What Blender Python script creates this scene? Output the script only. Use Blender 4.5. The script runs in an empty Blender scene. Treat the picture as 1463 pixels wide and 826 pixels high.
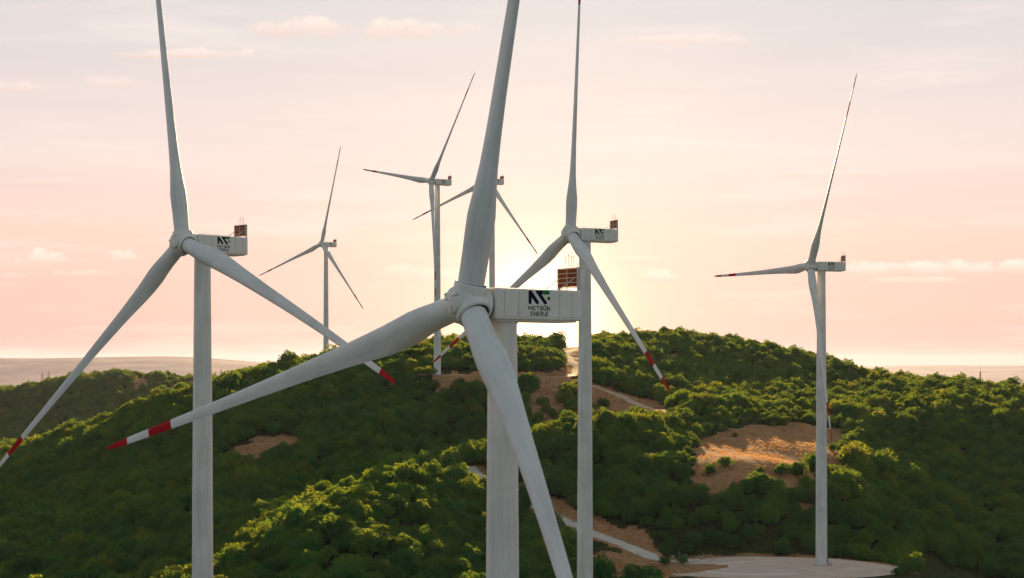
import bpy, bmesh, math, random
import numpy as np
from mathutils import Vector, Matrix, Euler

random.seed(7)
rng = np.random.default_rng(7)
SC = bpy.context.scene
COL = SC.collection
PI = math.pi
F, CX, HY = 2200.0, 731.5, 521.0          # lens in photo pixels, principal column, horizon row


def px(u, v, d):
    """The point that stands at depth d in direction (u, v)."""
    return Vector(((u - CX) / F * d, d, (HY - v) / F * d))


# ------------------------------------------------------------------ helpers
def tag(o, label=None, cat=None, group=None, kind=None):
    if label: o['label'] = label
    if cat: o['category'] = cat
    if group: o['group'] = group
    if kind: o['kind'] = kind
    return o


def empty(name, loc=(0, 0, 0), rz=0.0):
    o = bpy.data.objects.new(name, None)
    COL.objects.link(o)
    o.location = loc
    o.rotation_euler = (0, 0, rz)
    o.empty_display_size = 0.5
    return o


def mesh_obj(name, verts, faces, mats, parent=None, smooth=False, fmat=None):
    me = bpy.data.meshes.new(name)
    me.from_pydata([tuple(v) for v in verts], [], faces)
    for m in (mats if isinstance(mats, (list, tuple)) else [mats]):
        me.materials.append(m)
    if fmat is not None:
        me.polygons.foreach_set('material_index', np.asarray(fmat, dtype=np.int32))
    if smooth:
        me.polygons.foreach_set('use_smooth', np.ones(len(me.polygons), dtype=bool))
    me.update()
    if smooth: me.set_sharp_from_angle(angle=math.radians(32))
    o = bpy.data.objects.new(name, me)
    COL.objects.link(o)
    o.parent = parent
    return o


def bm_obj(name, bm, mats, parent=None, smooth=False):
    me = bpy.data.meshes.new(name)
    bmesh.ops.recalc_face_normals(bm, faces=bm.faces[:])
    bm.to_mesh(me)
    bm.free()
    for m in (mats if isinstance(mats, (list, tuple)) else [mats]):
        me.materials.append(m)
    if smooth:
        me.polygons.foreach_set('use_smooth', np.ones(len(me.polygons), dtype=bool))
    o = bpy.data.objects.new(name, me)
    COL.objects.link(o)
    o.parent = parent
    return o


def copy_obj(o, parent=None):
    c = o.copy()
    COL.objects.link(c)
    c.parent = parent
    return c


def add_box(bm, lo, hi):
    lo, hi = Vector(lo), Vector(hi)
    M = Matrix.Translation((lo + hi) / 2) @ Matrix.Diagonal(((hi - lo).x, (hi - lo).y, (hi - lo).z, 1))
    return bmesh.ops.create_cube(bm, size=1.0, matrix=M)['verts']


def add_rod(bm, a, b, r, seg=8, r2=None):
    a, b = Vector(a), Vector(b)
    d = b - a
    M = Matrix.Translation((a + b) / 2) @ d.to_track_quat('Z', 'Y').to_matrix().to_4x4()
    bmesh.ops.create_cone(bm, cap_ends=True, segments=seg, radius1=r, radius2=r if r2 is None else r2,
                          depth=d.length, matrix=M)


def lathe(profile, seg=48):
    """profile: [(radius, height)] turned about Z."""
    V, Fc = [], []
    for r, z in profile:
        for k in range(seg):
            t = 2 * PI * k / seg
            V.append((r * math.cos(t), r * math.sin(t), z))
    n = len(profile)
    for i in range(n - 1):
        for k in range(seg):
            k2 = (k + 1) % seg
            Fc.append((i * seg + k, i * seg + k2, (i + 1) * seg + k2, (i + 1) * seg + k))
    Fc.append(tuple(range(seg - 1, -1, -1)))
    Fc.append(tuple((n - 1) * seg + k for k in range(seg)))
    return V, Fc


# ------------------------------------------------------------------ materials
def new_mat(name):
    m = bpy.data.materials.new(name)
    m.use_nodes = True
    nt = m.node_tree
    b = nt.nodes['Principled BSDF']
    return m, nt, b


def ramp(nt, fac, stops, interp='LINEAR'):
    r = nt.nodes.new('ShaderNodeValToRGB')
    r.color_ramp.interpolation = interp
    e = r.color_ramp.elements
    while len(e) < len(stops): e.new(0.5)
    for el, (p, c) in zip(e, stops):
        el.position = p
        el.color = (*c, 1)
    if fac is not None: nt.links.new(fac, r.inputs['Fac'])
    return r.outputs['Color']


def noise(nt, scale, detail=4, rough=0.55, vec=None, dim='3D'):
    n = nt.nodes.new('ShaderNodeTexNoise')
    n.noise_dimensions = dim
    n.inputs['Scale'].default_value = scale
    n.inputs['Detail'].default_value = detail
    n.inputs['Roughness'].default_value = rough
    if vec is not None: nt.links.new(vec, n.inputs['Vector'])
    return n.outputs['Fac']


def mix(nt, fac, a, b, blend='MIX'):
    m = nt.nodes.new('ShaderNodeMix')
    m.data_type = 'RGBA'
    m.blend_type = blend
    for key, val in (('Factor', fac), ('A', a), ('B', b)):
        s = [i for i in m.inputs if i.name == key and (i.type == ('VALUE' if key == 'Factor' else 'RGBA'))][0]
        if isinstance(val, (int, float)): s.default_value = val
        elif isinstance(val, tuple): s.default_value = (*val, 1)
        else: nt.links.new(val, s)
    return [o for o in m.outputs if o.type == 'RGBA'][0]


def math_node(nt, op, a, b=None, c=None, clamp=False):
    m = nt.nodes.new('ShaderNodeMath')
    m.operation = op
    m.use_clamp = clamp
    for i, v in enumerate((a, b, c)):
        if v is None: continue
        if isinstance(v, (int, float)): m.inputs[i].default_value = v
        else: nt.links.new(v, m.inputs[i])
    return m.outputs[0]


def obj_coord(nt):
    return nt.nodes.new('ShaderNodeTexCoord').outputs['Object']


def stretch(nt, vec, sx, sy, sz):
    m = nt.nodes.new('ShaderNodeMapping')
    m.inputs['Scale'].default_value = (sx, sy, sz)
    nt.links.new(vec, m.inputs['Vector'])
    return m.outputs[0]


def bump(nt, bsdf, h, strength, dist):
    b = nt.nodes.new('ShaderNodeBump')
    b.inputs['Strength'].default_value = strength
    b.inputs['Distance'].default_value = dist
    nt.links.new(h, b.inputs['Height'])
    nt.links.new(b.outputs[0], bsdf.inputs['Normal'])


def paint(name, c1, c2, rough=0.42, sc=(0.5, 0.5, 0.06), lo=0.35, hi=0.72, spec=0.28):
    """Weathered paint: base colour with long faint streaks of grime."""
    m, nt, b = new_mat(name)
    oc = obj_coord(nt)
    n = noise(nt, 1.4, 6, 0.62, stretch(nt, oc, *sc))
    n2 = noise(nt, 0.25, 3, 0.5, oc)
    f = math_node(nt, 'ADD', math_node(nt, 'MULTIPLY', n, 0.6), math_node(nt, 'MULTIPLY', n2, 0.4))
    nt.links.new(ramp(nt, f, [(lo, c1), (hi, c2)]), b.inputs['Base Color'])
    rr = math_node(nt, 'MULTIPLY_ADD', n, 0.25, rough - 0.12)
    nt.links.new(rr, b.inputs['Roughness'])
    b.inputs['Specular IOR Level'].default_value = spec
    return m


M_TOWER = paint('tower_paint', (0.56, 0.565, 0.55), (0.80, 0.80, 0.78), 0.45, (0.8, 0.8, 0.05))
M_BLADE = paint('blade_gelcoat', (0.58, 0.585, 0.58), (0.80, 0.80, 0.79), 0.5, (0.7, 0.7, 0.07), spec=0.2)
M_RED = paint('red_band_paint', (0.36, 0.002, 0.008), (0.48, 0.004, 0.012), 0.6, spec=0.06)
M_NAC = paint('nacelle_paint', (0.66, 0.645, 0.60), (0.82, 0.80, 0.75), 0.5, (0.7, 0.7, 0.25))
M_HUB = paint('hub_gelcoat', (0.66, 0.645, 0.60), (0.80, 0.785, 0.74), 0.4, (0.4, 0.4, 0.4))
M_GAP = paint('dark_gasket', (0.035, 0.034, 0.032), (0.07, 0.068, 0.06), 0.7)
M_SEAM = paint('seam_sealant', (0.24, 0.235, 0.22), (0.34, 0.33, 0.31), 0.7)
M_NAVY = paint('navy_print', (0.008, 0.008, 0.030), (0.012, 0.012, 0.045), 0.7, spec=0.05)
M_GREEN = paint('green_print', (0.012, 0.17, 0.04), (0.02, 0.23, 0.06), 0.7, spec=0.05)
M_RUST = paint('cooler_fins', (0.22, 0.055, 0.022), (0.42, 0.12, 0.04), 0.55, (3, 3, 1.5))
M_STEEL = paint('galvanised_steel', (0.40, 0.40, 0.39), (0.55, 0.54, 0.52), 0.45, (2, 2, 2))
M_DARKSTEEL = paint('weathered_steel', (0.09, 0.085, 0.08), (0.16, 0.15, 0.14), 0.6, (2, 2, 2))
M_CONC = paint('footing_concrete', (0.30, 0.28, 0.26), (0.44, 0.42, 0.39), 0.85, (1, 1, 1))


def leaf_mat(name, dark, light, trans, tcol):
    m = bpy.data.materials.new(name)
    m.use_nodes = True
    nt = m.node_tree
    nt.nodes.clear()
    out = nt.nodes.new('ShaderNodeOutputMaterial')
    oi = nt.nodes.new('ShaderNodeObjectInfo')
    n = noise(nt, 3.0, 3, 0.6, obj_coord(nt))
    f = math_node(nt, 'ADD', math_node(nt, 'MULTIPLY', oi.outputs['Random'], 0.62), math_node(nt, 'MULTIPLY', n, 0.42))
    c = ramp(nt, f, [(0.15, dark), (0.85, light)])
    p = nt.nodes.new('ShaderNodeBsdfPrincipled')
    p.inputs['Roughness'].default_value = 0.7
    p.inputs['Specular IOR Level'].default_value = 0.05
    nt.links.new(c, p.inputs['Base Color'])
    t = nt.nodes.new('ShaderNodeBsdfTranslucent')
    t.inputs['Color'].default_value = (*tcol, 1)
    ms = nt.nodes.new('ShaderNodeMixShader')
    ms.inputs[0].default_value = trans
    nt.links.new(p.outputs[0], ms.inputs[1])
    nt.links.new(t.outputs[0], ms.inputs[2])
    nt.links.new(ms.outputs[0], out.inputs['Surface'])
    return m


M_LEAF = [leaf_mat('oak_leaf_dark', (0.003, 0.064, 0.038), (0.016, 0.152, 0.054), 0.48, (0.215, 0.310, 0.024)),
          leaf_mat('oak_leaf_green', (0.008, 0.092, 0.034), (0.036, 0.190, 0.046), 0.48, (0.280, 0.340, 0.024)),
          leaf_mat('oak_leaf_yellow', (0.034, 0.110, 0.026), (0.080, 0.180, 0.036), 0.5, (0.330, 0.360, 0.030))]
M_BARK = paint('oak_bark', (0.05, 0.035, 0.024), (0.10, 0.075, 0.055), 0.9, (6, 6, 1))


def ground_mat():
    m, nt, b = new_mat('hillside_ground')
    geo = nt.nodes.new('ShaderNodeNewGeometry')
    pos = geo.outputs['Position']
    at = nt.nodes.new('ShaderNodeAttribute')
    at.attribute_name = 'bare'
    far = nt.nodes.new('ShaderNodeAttribute')
    far.attribute_name = 'plain'
    nf = noise(nt, 0.45, 6, 0.65, pos)
    nb = math_node(nt, 'MULTIPLY_ADD', noise(nt, 0.10, 6, 0.65, pos), 3.0, -1.0, clamp=True)
    ns = noise(nt, 0.55, 6, 0.72, stretch(nt, pos, 0.45, 1.0, 1))
    forest = ramp(nt, nf, [(0.3, (0.018, 0.028, 0.012)), (0.55, (0.040, 0.050, 0.020)), (0.75, (0.10, 0.075, 0.038))])
    soil = mix(nt, math_node(nt, 'MULTIPLY', nb, 0.9), ramp(nt, ns, [(0.30, (0.24, 0.095, 0.048)), (0.52, (0.42, 0.185, 0.100)), (0.72, (0.60, 0.34, 0.20))]),
               ramp(nt, nf, [(0.35, (0.24, 0.15, 0.065)), (0.7, (0.46, 0.30, 0.14))]))
    nd = math_node(nt, 'MULTIPLY_ADD', noise(nt, 0.28, 7, 0.7, pos), 5.0, -2.7, clamp=True)
    soil = mix(nt, math_node(nt, 'MULTIPLY', nd, 0.75), soil, (0.105, 0.068, 0.034))
    w = math_node(nt, 'ADD', at.outputs['Fac'], math_node(nt, 'MULTIPLY_ADD', nf, 0.9, -0.45))
    ws = nt.nodes.new('ShaderNodeMapRange')
    ws.inputs[1].default_value = 0.35; ws.inputs[2].default_value = 0.62
    nt.links.new(w, ws.inputs[0])
    near = mix(nt, ws.outputs[0], forest, soil)
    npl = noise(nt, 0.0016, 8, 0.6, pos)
    plain = ramp(nt, npl, [(0.35, (0.13, 0.12, 0.18)), (0.5, (0.22, 0.18, 0.24)), (0.62, (0.30, 0.24, 0.30)), (0.75, (0.17, 0.15, 0.20))])  # lavender tint puts distance haze into the plain's own colour
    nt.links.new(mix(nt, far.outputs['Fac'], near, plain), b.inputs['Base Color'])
    b.inputs['Roughness'].default_value = 0.95
    b.inputs['Specular IOR Level'].default_value = 0.02
    bump(nt, b, math_node(nt, 'ADD', nf, ns), 0.6, 0.5)
    return m


def gravel_mat(name, c1, c2, c3):
    m, nt, b = new_mat(name)
    geo = nt.nodes.new('ShaderNodeNewGeometry')
    pos = geo.outputs['Position']
    n1 = noise(nt, 0.12, 5, 0.6, pos)
    n2 = noise(nt, 2.2, 6, 0.75, pos)
    c = mix(nt, math_node(nt, 'MULTIPLY', n2, 0.5), ramp(nt, n1, [(0.32, c1), (0.55, c2), (0.72, c3)]), ramp(nt, n2, [(0.35, c1), (0.7, c3)]))
    nt.links.new(c, b.inputs['Base Color'])
    b.inputs['Roughness'].default_value = 0.9
    b.inputs['Specular IOR Level'].default_value = 0.05
    bump(nt, b, n2, 0.5, 0.12)
    return m


M_GROUND = ground_mat()
M_ROAD = gravel_mat('road_gravel', (0.42, 0.37, 0.32), (0.53, 0.475, 0.42), (0.63, 0.575, 0.515))
M_RUT = gravel_mat('wheel_track', (0.56, 0.51, 0.455), (0.62, 0.57, 0.515), (0.70, 0.65, 0.59))
M_TRACK = gravel_mat('dirt_track', (0.42, 0.29, 0.20), (0.54, 0.40, 0.29), (0.64, 0.50, 0.38))
M_PAD = gravel_mat('pad_gravel', (0.50, 0.37, 0.305), (0.62, 0.485, 0.405), (0.72, 0.59, 0.50))
M_PALE = gravel_mat('painted_sunlight', (0.66, 0.60, 0.53), (0.74, 0.69, 0.62), (0.80, 0.76, 0.70))  # pale tone standing in for sunlight on the crane pad
M_STONE = gravel_mat('rubble_stone', (0.26, 0.23, 0.21), (0.40, 0.37, 0.34), (0.55, 0.51, 0.47))

# ------------------------------------------------------------------ turbines: where they stand
#        hub px       depth  yaw   phase  (cone, bend) of each blade, hub height
TURB = {
    'near':   ((669, 432), 157, 54.0, 15.5, ((5, 0), (5, 0.1), (5, 0.03)), 111),
    'left':   ((261.5, 346), 280, 42.5, -9.5, ((5, 0), (2, 0.1), (3, 0)), 111),
    'middle': ((815, 334), 396, 63.0, 2.8, ((4, 0), (5, 0), (5, 0)), 111),
    'padded': ((1158, 380), 571, 78.0, 29.4, ((3, 0), (2, 0), (3, 0.1)), 111),
    'ledge':  ((616, 259), 908, 55.0, 40.7, ((4.7, 0), (4.7, 0), (4.7, 0)), 114),
    'small':  ((459.5, 348.5), 1158, 43.0, 13.1, ((1.5, 0), (1.5, 0), (1.5, 0)), 112),
    'hidden': ((696, 258), 996, 47.0, 13.6, ((1.5, 0), (1.5, 0), (1.5, 0)), 112),
}
OVERHANG = 4.3
BASES = {}
for k, (hub, D, yaw, ph, flex, H) in TURB.items():
    hp = px(*hub, D)
    y = math.radians(yaw)
    BASES[k] = Vector((hp.x + math.sin(y) * OVERHANG, hp.y + math.cos(y) * OVERHANG, hp.z - H))

# ------------------------------------------------------------------ the land
CP = []   # control points (x, y, z)


def cp(u, v, d):
    p = px(u, v, d)
    CP.append((p.x, p.y, p.z))


for c in [
    # right-hand slope, crest and what falls away behind it
    (1463, 835, 650), (1463, 790, 690), (1463, 760, 725), (1463, 700, 785), (1463, 650, 850), (1463, 612, 895), (1463, 582, 970), (1463, 562, 1060),
    (1300, 835, 600), (1300, 800, 640), (1300, 760, 690), (1300, 700, 768), (1300, 650, 842), (1300, 612, 888), (1300, 580, 965), (1300, 557, 1060),
    (1640, 830, 650), (1640, 700, 760), (1640, 580, 1060), (1800, 620, 1060), (1800, 830, 640),
    (1200, 690, 660), (1172, 690, 652), (1200, 612, 850), (1172, 608, 845), (1220, 650, 750), (1172, 562, 1055), (1172, 584, 955), (1230, 760, 635),
    (1100, 690, 640), (1100, 608, 828), (1095, 650, 728), (1090, 566, 990),
    (1010, 690, 638), (1000, 632, 755), (985, 584, 850), (1050, 740, 618), (1000, 760, 605), (1130, 770, 615),
    # central spur, from the right-hand hill down to the lower left
    (860, 607, 735), (770, 632, 708), (690, 660, 688), (640, 676, 632), (560, 710, 572), (470, 759, 522), (415, 792, 512), (365, 835, 500),
    (860, 660, 690), (920, 700, 640), (860, 710, 645), (790, 690, 668), (930, 660, 690),
    (690, 692, 662), (690, 745, 612), (690, 835, 540), (560, 835, 505), (480, 835, 490), (620, 775, 565), (640, 730, 600), (560, 770, 540),
    (750, 718, 640), (800, 742, 618), (850, 757, 597), (905, 775, 575), (940, 795, 560),
    (860, 788, 562), (800, 782, 580), (750, 768, 600), (800, 835, 525), (960, 830, 540), (880, 826, 535),
    # valley behind the spur, front of the middle hill
    (470, 735, 680), (470, 680, 750), (470, 620, 820), (470, 560, 900), (470, 521, 970),
    (560, 690, 715), (560, 620, 805), (560, 560, 885), (560, 515, 1000),
    (640, 668, 790), (640, 600, 855), (640, 549, 893), (640, 535, 925), (640, 500, 1100), (700, 500, 1110),
    (735, 640, 825), (735, 590, 865), (735, 541, 912), (735, 532, 940), (760, 500, 1110),
    (815, 605, 835), (815, 560, 900), (815, 536, 945), (815, 501, 1075), (825, 497, 1100),
    (905, 595, 865), (905, 568, 950), (905, 522, 1070), (905, 487, 1220), (950, 482, 1230),
    (1020, 565, 1000), (1020, 522, 1120), (1020, 490, 1240), (1130, 517, 1250), (1235, 562, 1265), (1300, 600, 1280),
    # lower left slope and the middle hill's falling shoulder
    (400, 542, 930), (400, 640, 785), (400, 740, 655),
    (300, 571, 900), (300, 606, 835), (300, 700, 695), (300, 780, 600), (300, 835, 560),
    (200, 628, 852), (200, 710, 700), (200, 835, 575), (100, 688, 815), (100, 755, 690), (100, 835, 585),
    (0, 738, 780), (0, 780, 690), (0, 835, 590), (-150, 790, 745), (-150, 835, 610), (-350, 790, 720), (-350, 850, 600),
    # far left hill
    (150, 541, 2200), (80, 549, 2210), (0, 563, 2200), (250, 553, 2160), (330, 560, 2100), (450, 575, 2100), (-200, 592, 2200), (150, 602, 2000), (0, 622, 2020), (250, 606, 1980), (100, 640, 1850), (250, 640, 1850), (-400, 620, 2200),
]:
    cp(*c)
for x, y, z in [(-420, 1250, -112), (-250, 1250, -100), (-560, 1600, -118), (-250, 1600, -110), (0, 1350, -35), (0, 1600, -90), (250, 1500, -60),
                (400, 1350, -85), (600, 1300, -80), (300, 1800, -120), (0, 2000, -120), (600, 1800, -130), (-600, 2700, -150), (-200, 2700, -150), (300, 2700, -160), (900, 2400, -160),
                (-900, 2400, -140), (-900, 1400, -130), (900, 1400, -110), (900, 700, -110), (-900, 700, -110), (-500, 450, -100), (500, 450, -95), (-600, 100, -120), (600, 100, -118),
                (0, 0, -116), (-300, 200, -104), (300, 200, -104), (0, -300, -125), (-600, -300, -130), (600, -300, -130), (0, 3300, -165), (-1200, 3300, -165), (1200, 3300, -165),
                (250, 330, -88), (-200, 400, -84), (-60, 420, -86), (0, 440, -84), (160, 480, -82), (250, 500, -84)]:
    CP.append((x, y, z))
PAD_Z = BASES['padded'].z - 0.12
for k in ('near', 'left', 'middle', 'ledge', 'small', 'hidden'):
    CP.append(tuple(BASES[k]))
for dx, dy in ((0, 0), (-50, -2), (30, 0), (-15, 26), (-15, -30), (-55, 15)):
    CP.append((BASES['padded'].x + dx, BASES['padded'].y + dy, PAD_Z))
CP = np.array(CP)
SCL = 400.0


def _tps(A, B):
    d2 = ((A[:, None, 0] - B[None, :, 0]) ** 2 + (A[:, None, 1] - B[None, :, 1]) ** 2) / SCL ** 2
    return 0.5 * d2 * np.log(d2 + 1e-9)


_n = len(CP)
_A = np.zeros((_n + 3, _n + 3))
_A[:_n, :_n] = _tps(CP, CP) + 0.004 * np.eye(_n)
_P = np.c_[np.ones(_n), CP[:, :2] / SCL]
_A[:_n, _n:] = _P
_A[_n:, :_n] = _P.T
_W = np.linalg.solve(_A, np.r_[CP[:, 2], 0, 0, 0])


def vnoise(x, y, seed):
    """smooth value noise in numpy"""
    xi, yi = np.floor(x).astype(np.int64), np.floor(y).astype(np.int64)
    fx, fy = x - xi, y - yi
    fx, fy = fx * fx * (3 - 2 * fx), fy * fy * (3 - 2 * fy)

    def h(a, b):
        n = (a * 374761393 + b * 668265263 + seed * 1442695041) & 0xFFFFFFFF
        n = ((n ^ (n >> 13)) * 1274126177) & 0xFFFFFFFF
        return ((n ^ (n >> 16)) & 0xFFFF) / 65535.0
    return (h(xi, yi) * (1 - fx) + h(xi + 1, yi) * fx) * (1 - fy) + (h(xi, yi + 1) * (1 - fx) + h(xi + 1, yi + 1) * fx) * fy


def smooth(a, b, x):
    t = np.clip((x - a) / (b - a), 0, 1)
    return t * t * (3 - 2 * t)


def land0(x, y):
    x, y = np.atleast_1d(np.asarray(x, float)), np.atleast_1d(np.asarray(y, float))
    out = np.empty(len(x))
    for i in range(0, len(x), 20000):
        q = np.c_[x[i:i + 20000], y[i:i + 20000]]
        out[i:i + 20000] = _tps(q, CP) @ _W[:_n] + np.c_[np.ones(len(q)), q / SCL] @ _W[_n:]
    out += (vnoise(x / 55, y / 55, 1) - 0.5) * 2.6 + (vnoise(x / 21, y / 21, 2) - 0.5) * 1.2
    # past the hills: a wide plain, with long low ranges far out
    r = np.hypot(x, y)
    t = np.maximum(smooth(2500, 3300, y), smooth(900, 1600, np.abs(x) - 0.12 * np.maximum(y, 0)))
    plain = -170 + 10 * (vnoise(x / 900, y / 900, 3) - 0.5) - 0.0008 * np.clip(r - 3000, 0, 20000)
    a = x / np.maximum(y, 1.0)
    rng1 = 250 * np.exp(-((y - 15000) / 2600.0) ** 2) * smooth(0.02, -0.22, a) * (0.88 + 0.16 * vnoise(a * 9 + 20, y * 0 + 1, 4) + 0.05 * vnoise(a * 60 + 20, y * 0, 9))
    rng2 = 110 * np.exp(-((y - 6200) / 900.0) ** 2) * smooth(-0.20, -0.34, a) * (0.7 + 0.6 * vnoise(a * 20 + 40, y * 0 + 3, 5))
    rng3 = 150 * np.exp(-((y - 30000) / 4000.0) ** 2) * (0.6 + 0.6 * vnoise(a * 7 + 9, y * 0 + 3, 6))
    return out * (1 - t) + (plain + rng1 + rng2 + rng3) * t


def ground_at(u, v, lo=380.0, hi=2600.0, zf=None):
    """Where the line of sight (u, v) first meets the land."""
    d = np.arange(lo, hi, 1.5)
    zf = zf or land0
    z = zf((u - CX) / F * d, d)
    hit = np.nonzero(z >= (HY - v) / F * d)[0]
    i = hit[0] if len(hit) else len(d) - 1
    return ((u - CX) / F * d[i], d[i])


# roads follow chosen spots on the ground; the land is levelled under them
def polyline(pts, step=3.0):
    P = [np.array(p) for p in pts]
    out = []
    for i in range(len(P) - 1):
        p0, p1, p2, p3 = P[max(i - 1, 0)], P[i], P[i + 1], P[min(i + 2, len(P) - 1)]
        n = max(2, int(np.linalg.norm(p2 - p1) / step))
        for k in range(n):
            t = k / n
            out.append(0.5 * (2 * p1 + (p2 - p0) * t + (2 * p0 - 5 * p1 + 4 * p2 - p3) * t * t + (3 * p1 - p0 - 3 * p2 + p3) * t ** 3))
    out.append(P[-1])
    return np.array(out)


def road_line(pts):
    L = polyline(pts)
    z = land0(L[:, 0], L[:, 1])
    for _ in range(30):
        z[1:-1] = 0.25 * z[:-2] + 0.5 * z[1:-1] + 0.25 * z[2:]
    return np.c_[L, z]


def pxy(u, d): return ((u - CX) / F * d, d)


B4, B5 = BASES['padded'], BASES['ledge']
ROADS = {
    'road': (road_line([(B4.x - 40, B4.y + 4), pxy(958, 562), pxy(935, 562), pxy(905, 575), pxy(850, 597), pxy(800, 618), pxy(750, 638), pxy(715, 650), pxy(690, 664), pxy(668, 690)]), 3.5),
    'ledge_track': (road_line([(B5.x + 4, B5.y - 3), pxy(660, 914), pxy(700, 918), pxy(760, 926), pxy(800, 938), pxy(822, 962), pxy(824, 1000), pxy(812, 1040), pxy(812, 1075), pxy(840, 1110)]), 3.2),
    'valley_track': (road_line([pxy(822, 945), pxy(850, 938), pxy(885, 925), pxy(905, 905), pxy(930, 880), pxy(965, 862)]), 3.0),
}
PADS = [(B4.x - 20, B4.y - 5, 43, 31, PAD_Z), (B5.x + 2, B5.y - 2, 14, 12, B5.z - 0.1)]


def land(x, y):
    x, y = np.atleast_1d(np.asarray(x, float)), np.atleast_1d(np.asarray(y, float))
    z = land0(x, y)
    for cx, cy, rx, ry, pz in PADS:
        q = np.hypot((x - cx) / (rx + 3), (y - cy) / (ry + 3))
        w = 1 - smooth(1.0, 1.35, q)
        z = z * (1 - w) + (pz - 0.15) * w
    for L, hw in ROADS.values():
        m = (x > L[:, 0].min() - 20) & (x < L[:, 0].max() + 20) & (y > L[:, 1].min() - 20) & (y < L[:, 1].max() + 20)
        if not m.any(): continue
        d2 = (x[m][:, None] - L[None, :, 0]) ** 2 + (y[m][:, None] - L[None, :, 1]) ** 2
        j = d2.argmin(1)
        w = 1 - smooth(hw + 3.0, hw + 10, np.sqrt(d2.min(1)))
        z[m] = z[m] * (1 - w) + (L[j, 2] - 0.12) * w
    return z


# bare ground, as outlines laid on the land
def outline(pts):
    return np.array([ground_at(u, v) for u, v in pts])


BARE = [
    ('big', outline([(976, 690), (990, 655), (1000, 630), (1045, 612), (1093, 608), (1163, 606), (1221, 620), (1209, 640), (1208, 660), (1200, 690), (1140, 716), (1096, 704), (1050, 700), (1010, 712), (975, 708)])),
    ('left', outline([(318, 656), (345, 640), (360, 626), (398, 617), (442, 627), (436, 645), (395, 652), (350, 666)])),
    ('valley', outline([(848, 605), (838, 560), (868, 556), (905, 566), (935, 572), (972, 592), (950, 602), (900, 606)])),
    ('ledge', outline([(610, 552), (616, 531), (700, 532), (780, 530), (840, 524), (850, 542), (790, 556), (740, 553), (700, 550), (660, 552), (640, 566), (622, 560)])),
    ('climb', outline([(800, 530), (804, 492), (834, 486), (842, 500), (836, 530)])),
    ('bank', outline([(686, 700), (678, 684), (690, 672), (740, 690), (790, 708), (850, 738), (905, 758), (960, 788), (940, 800), (890, 778), (800, 746), (740, 716)])),
    ('shoulder', outline([(760, 835), (770, 804), (850, 795), (900, 782), (965, 797), (970, 835)])),
    ('scar', outline([(945, 508), (972, 504), (975, 516), (955, 522)])),
    ('scar', outline([(995, 510), (1012, 508), (1014, 520), (1000, 523)])),
    ('scar', outline([(1138, 728), (1160, 728), (1158, 750), (1142, 748)])),
    ('scar', outline([(1240, 690), (1262, 688), (1258, 702), (1244, 704)])),
    ('scar', outline([(1318, 596), (1336, 592), (1334, 604), (1322, 606)])),
    ('scar', outline([(590, 575), (612, 566), (608, 578), (594, 582)])),
    ('scar', outline([(520, 556), (532, 553), (530, 562), (522, 562)])),
    ('far', np.array([pxy(190, 2120), pxy(215, 2120), pxy(215, 2230), pxy(190, 2230)])),
    ('far', np.array([pxy(238, 2100), pxy(252, 2100), pxy(252, 2210), pxy(238, 2210)])),
]
SPARSE = [outline([(750, 610), (752, 546), (800, 548), (852, 545), (880, 556), (850, 605), (800, 612)])]


def in_poly(x, y, P):
    ins = np.zeros(len(x), bool)
    j = len(P) - 1
    for i in range(len(P)):
        xi, yi = P[i]; xj, yj = P[j]
        c = ((yi > y) != (yj > y)) & (x < (xj - xi) * (y - yi) / (yj - yi + 1e-12) + xi)
        ins ^= c
        j = i
    return ins


def bare_at(x, y):
    """0 under the trees .. 1 on open soil"""
    jx = x + (vnoise(x / 7, y / 7, 11) - 0.5) * 9
    jy = y + (vnoise(x / 7, y / 7, 12) - 0.5) * 12
    b = np.zeros(len(x))
    for _, P in BARE: b = np.maximum(b, in_poly(jx, jy, P))
    for P in SPARSE: b = np.maximum(b, 0.62 * in_poly(jx, jy, P))
    for cx, cy, rx, ry, _ in PADS:
        b = np.maximum(b, 1 - smooth(1.05, 1.25, np.hypot((jx - cx) / rx, (jy - cy) / ry)))
    for L, hw in ROADS.values():
        m = (x > L[:, 0].min() - 20) & (x < L[:, 0].max() + 20) & (y > L[:, 1].min() - 20) & (y < L[:, 1].max() + 20)
        if m.any():
            d = np.sqrt(((x[m][:, None] - L[None, :, 0]) ** 2 + (y[m][:, None] - L[None, :, 1]) ** 2).min(1))
            b[m] = np.maximum(b[m], 1 - smooth(hw + 1.5, hw + 4.0, d + (vnoise(x[m] / 5, y[m] / 5, 13) - 0.5) * 4))
    return b


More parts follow.
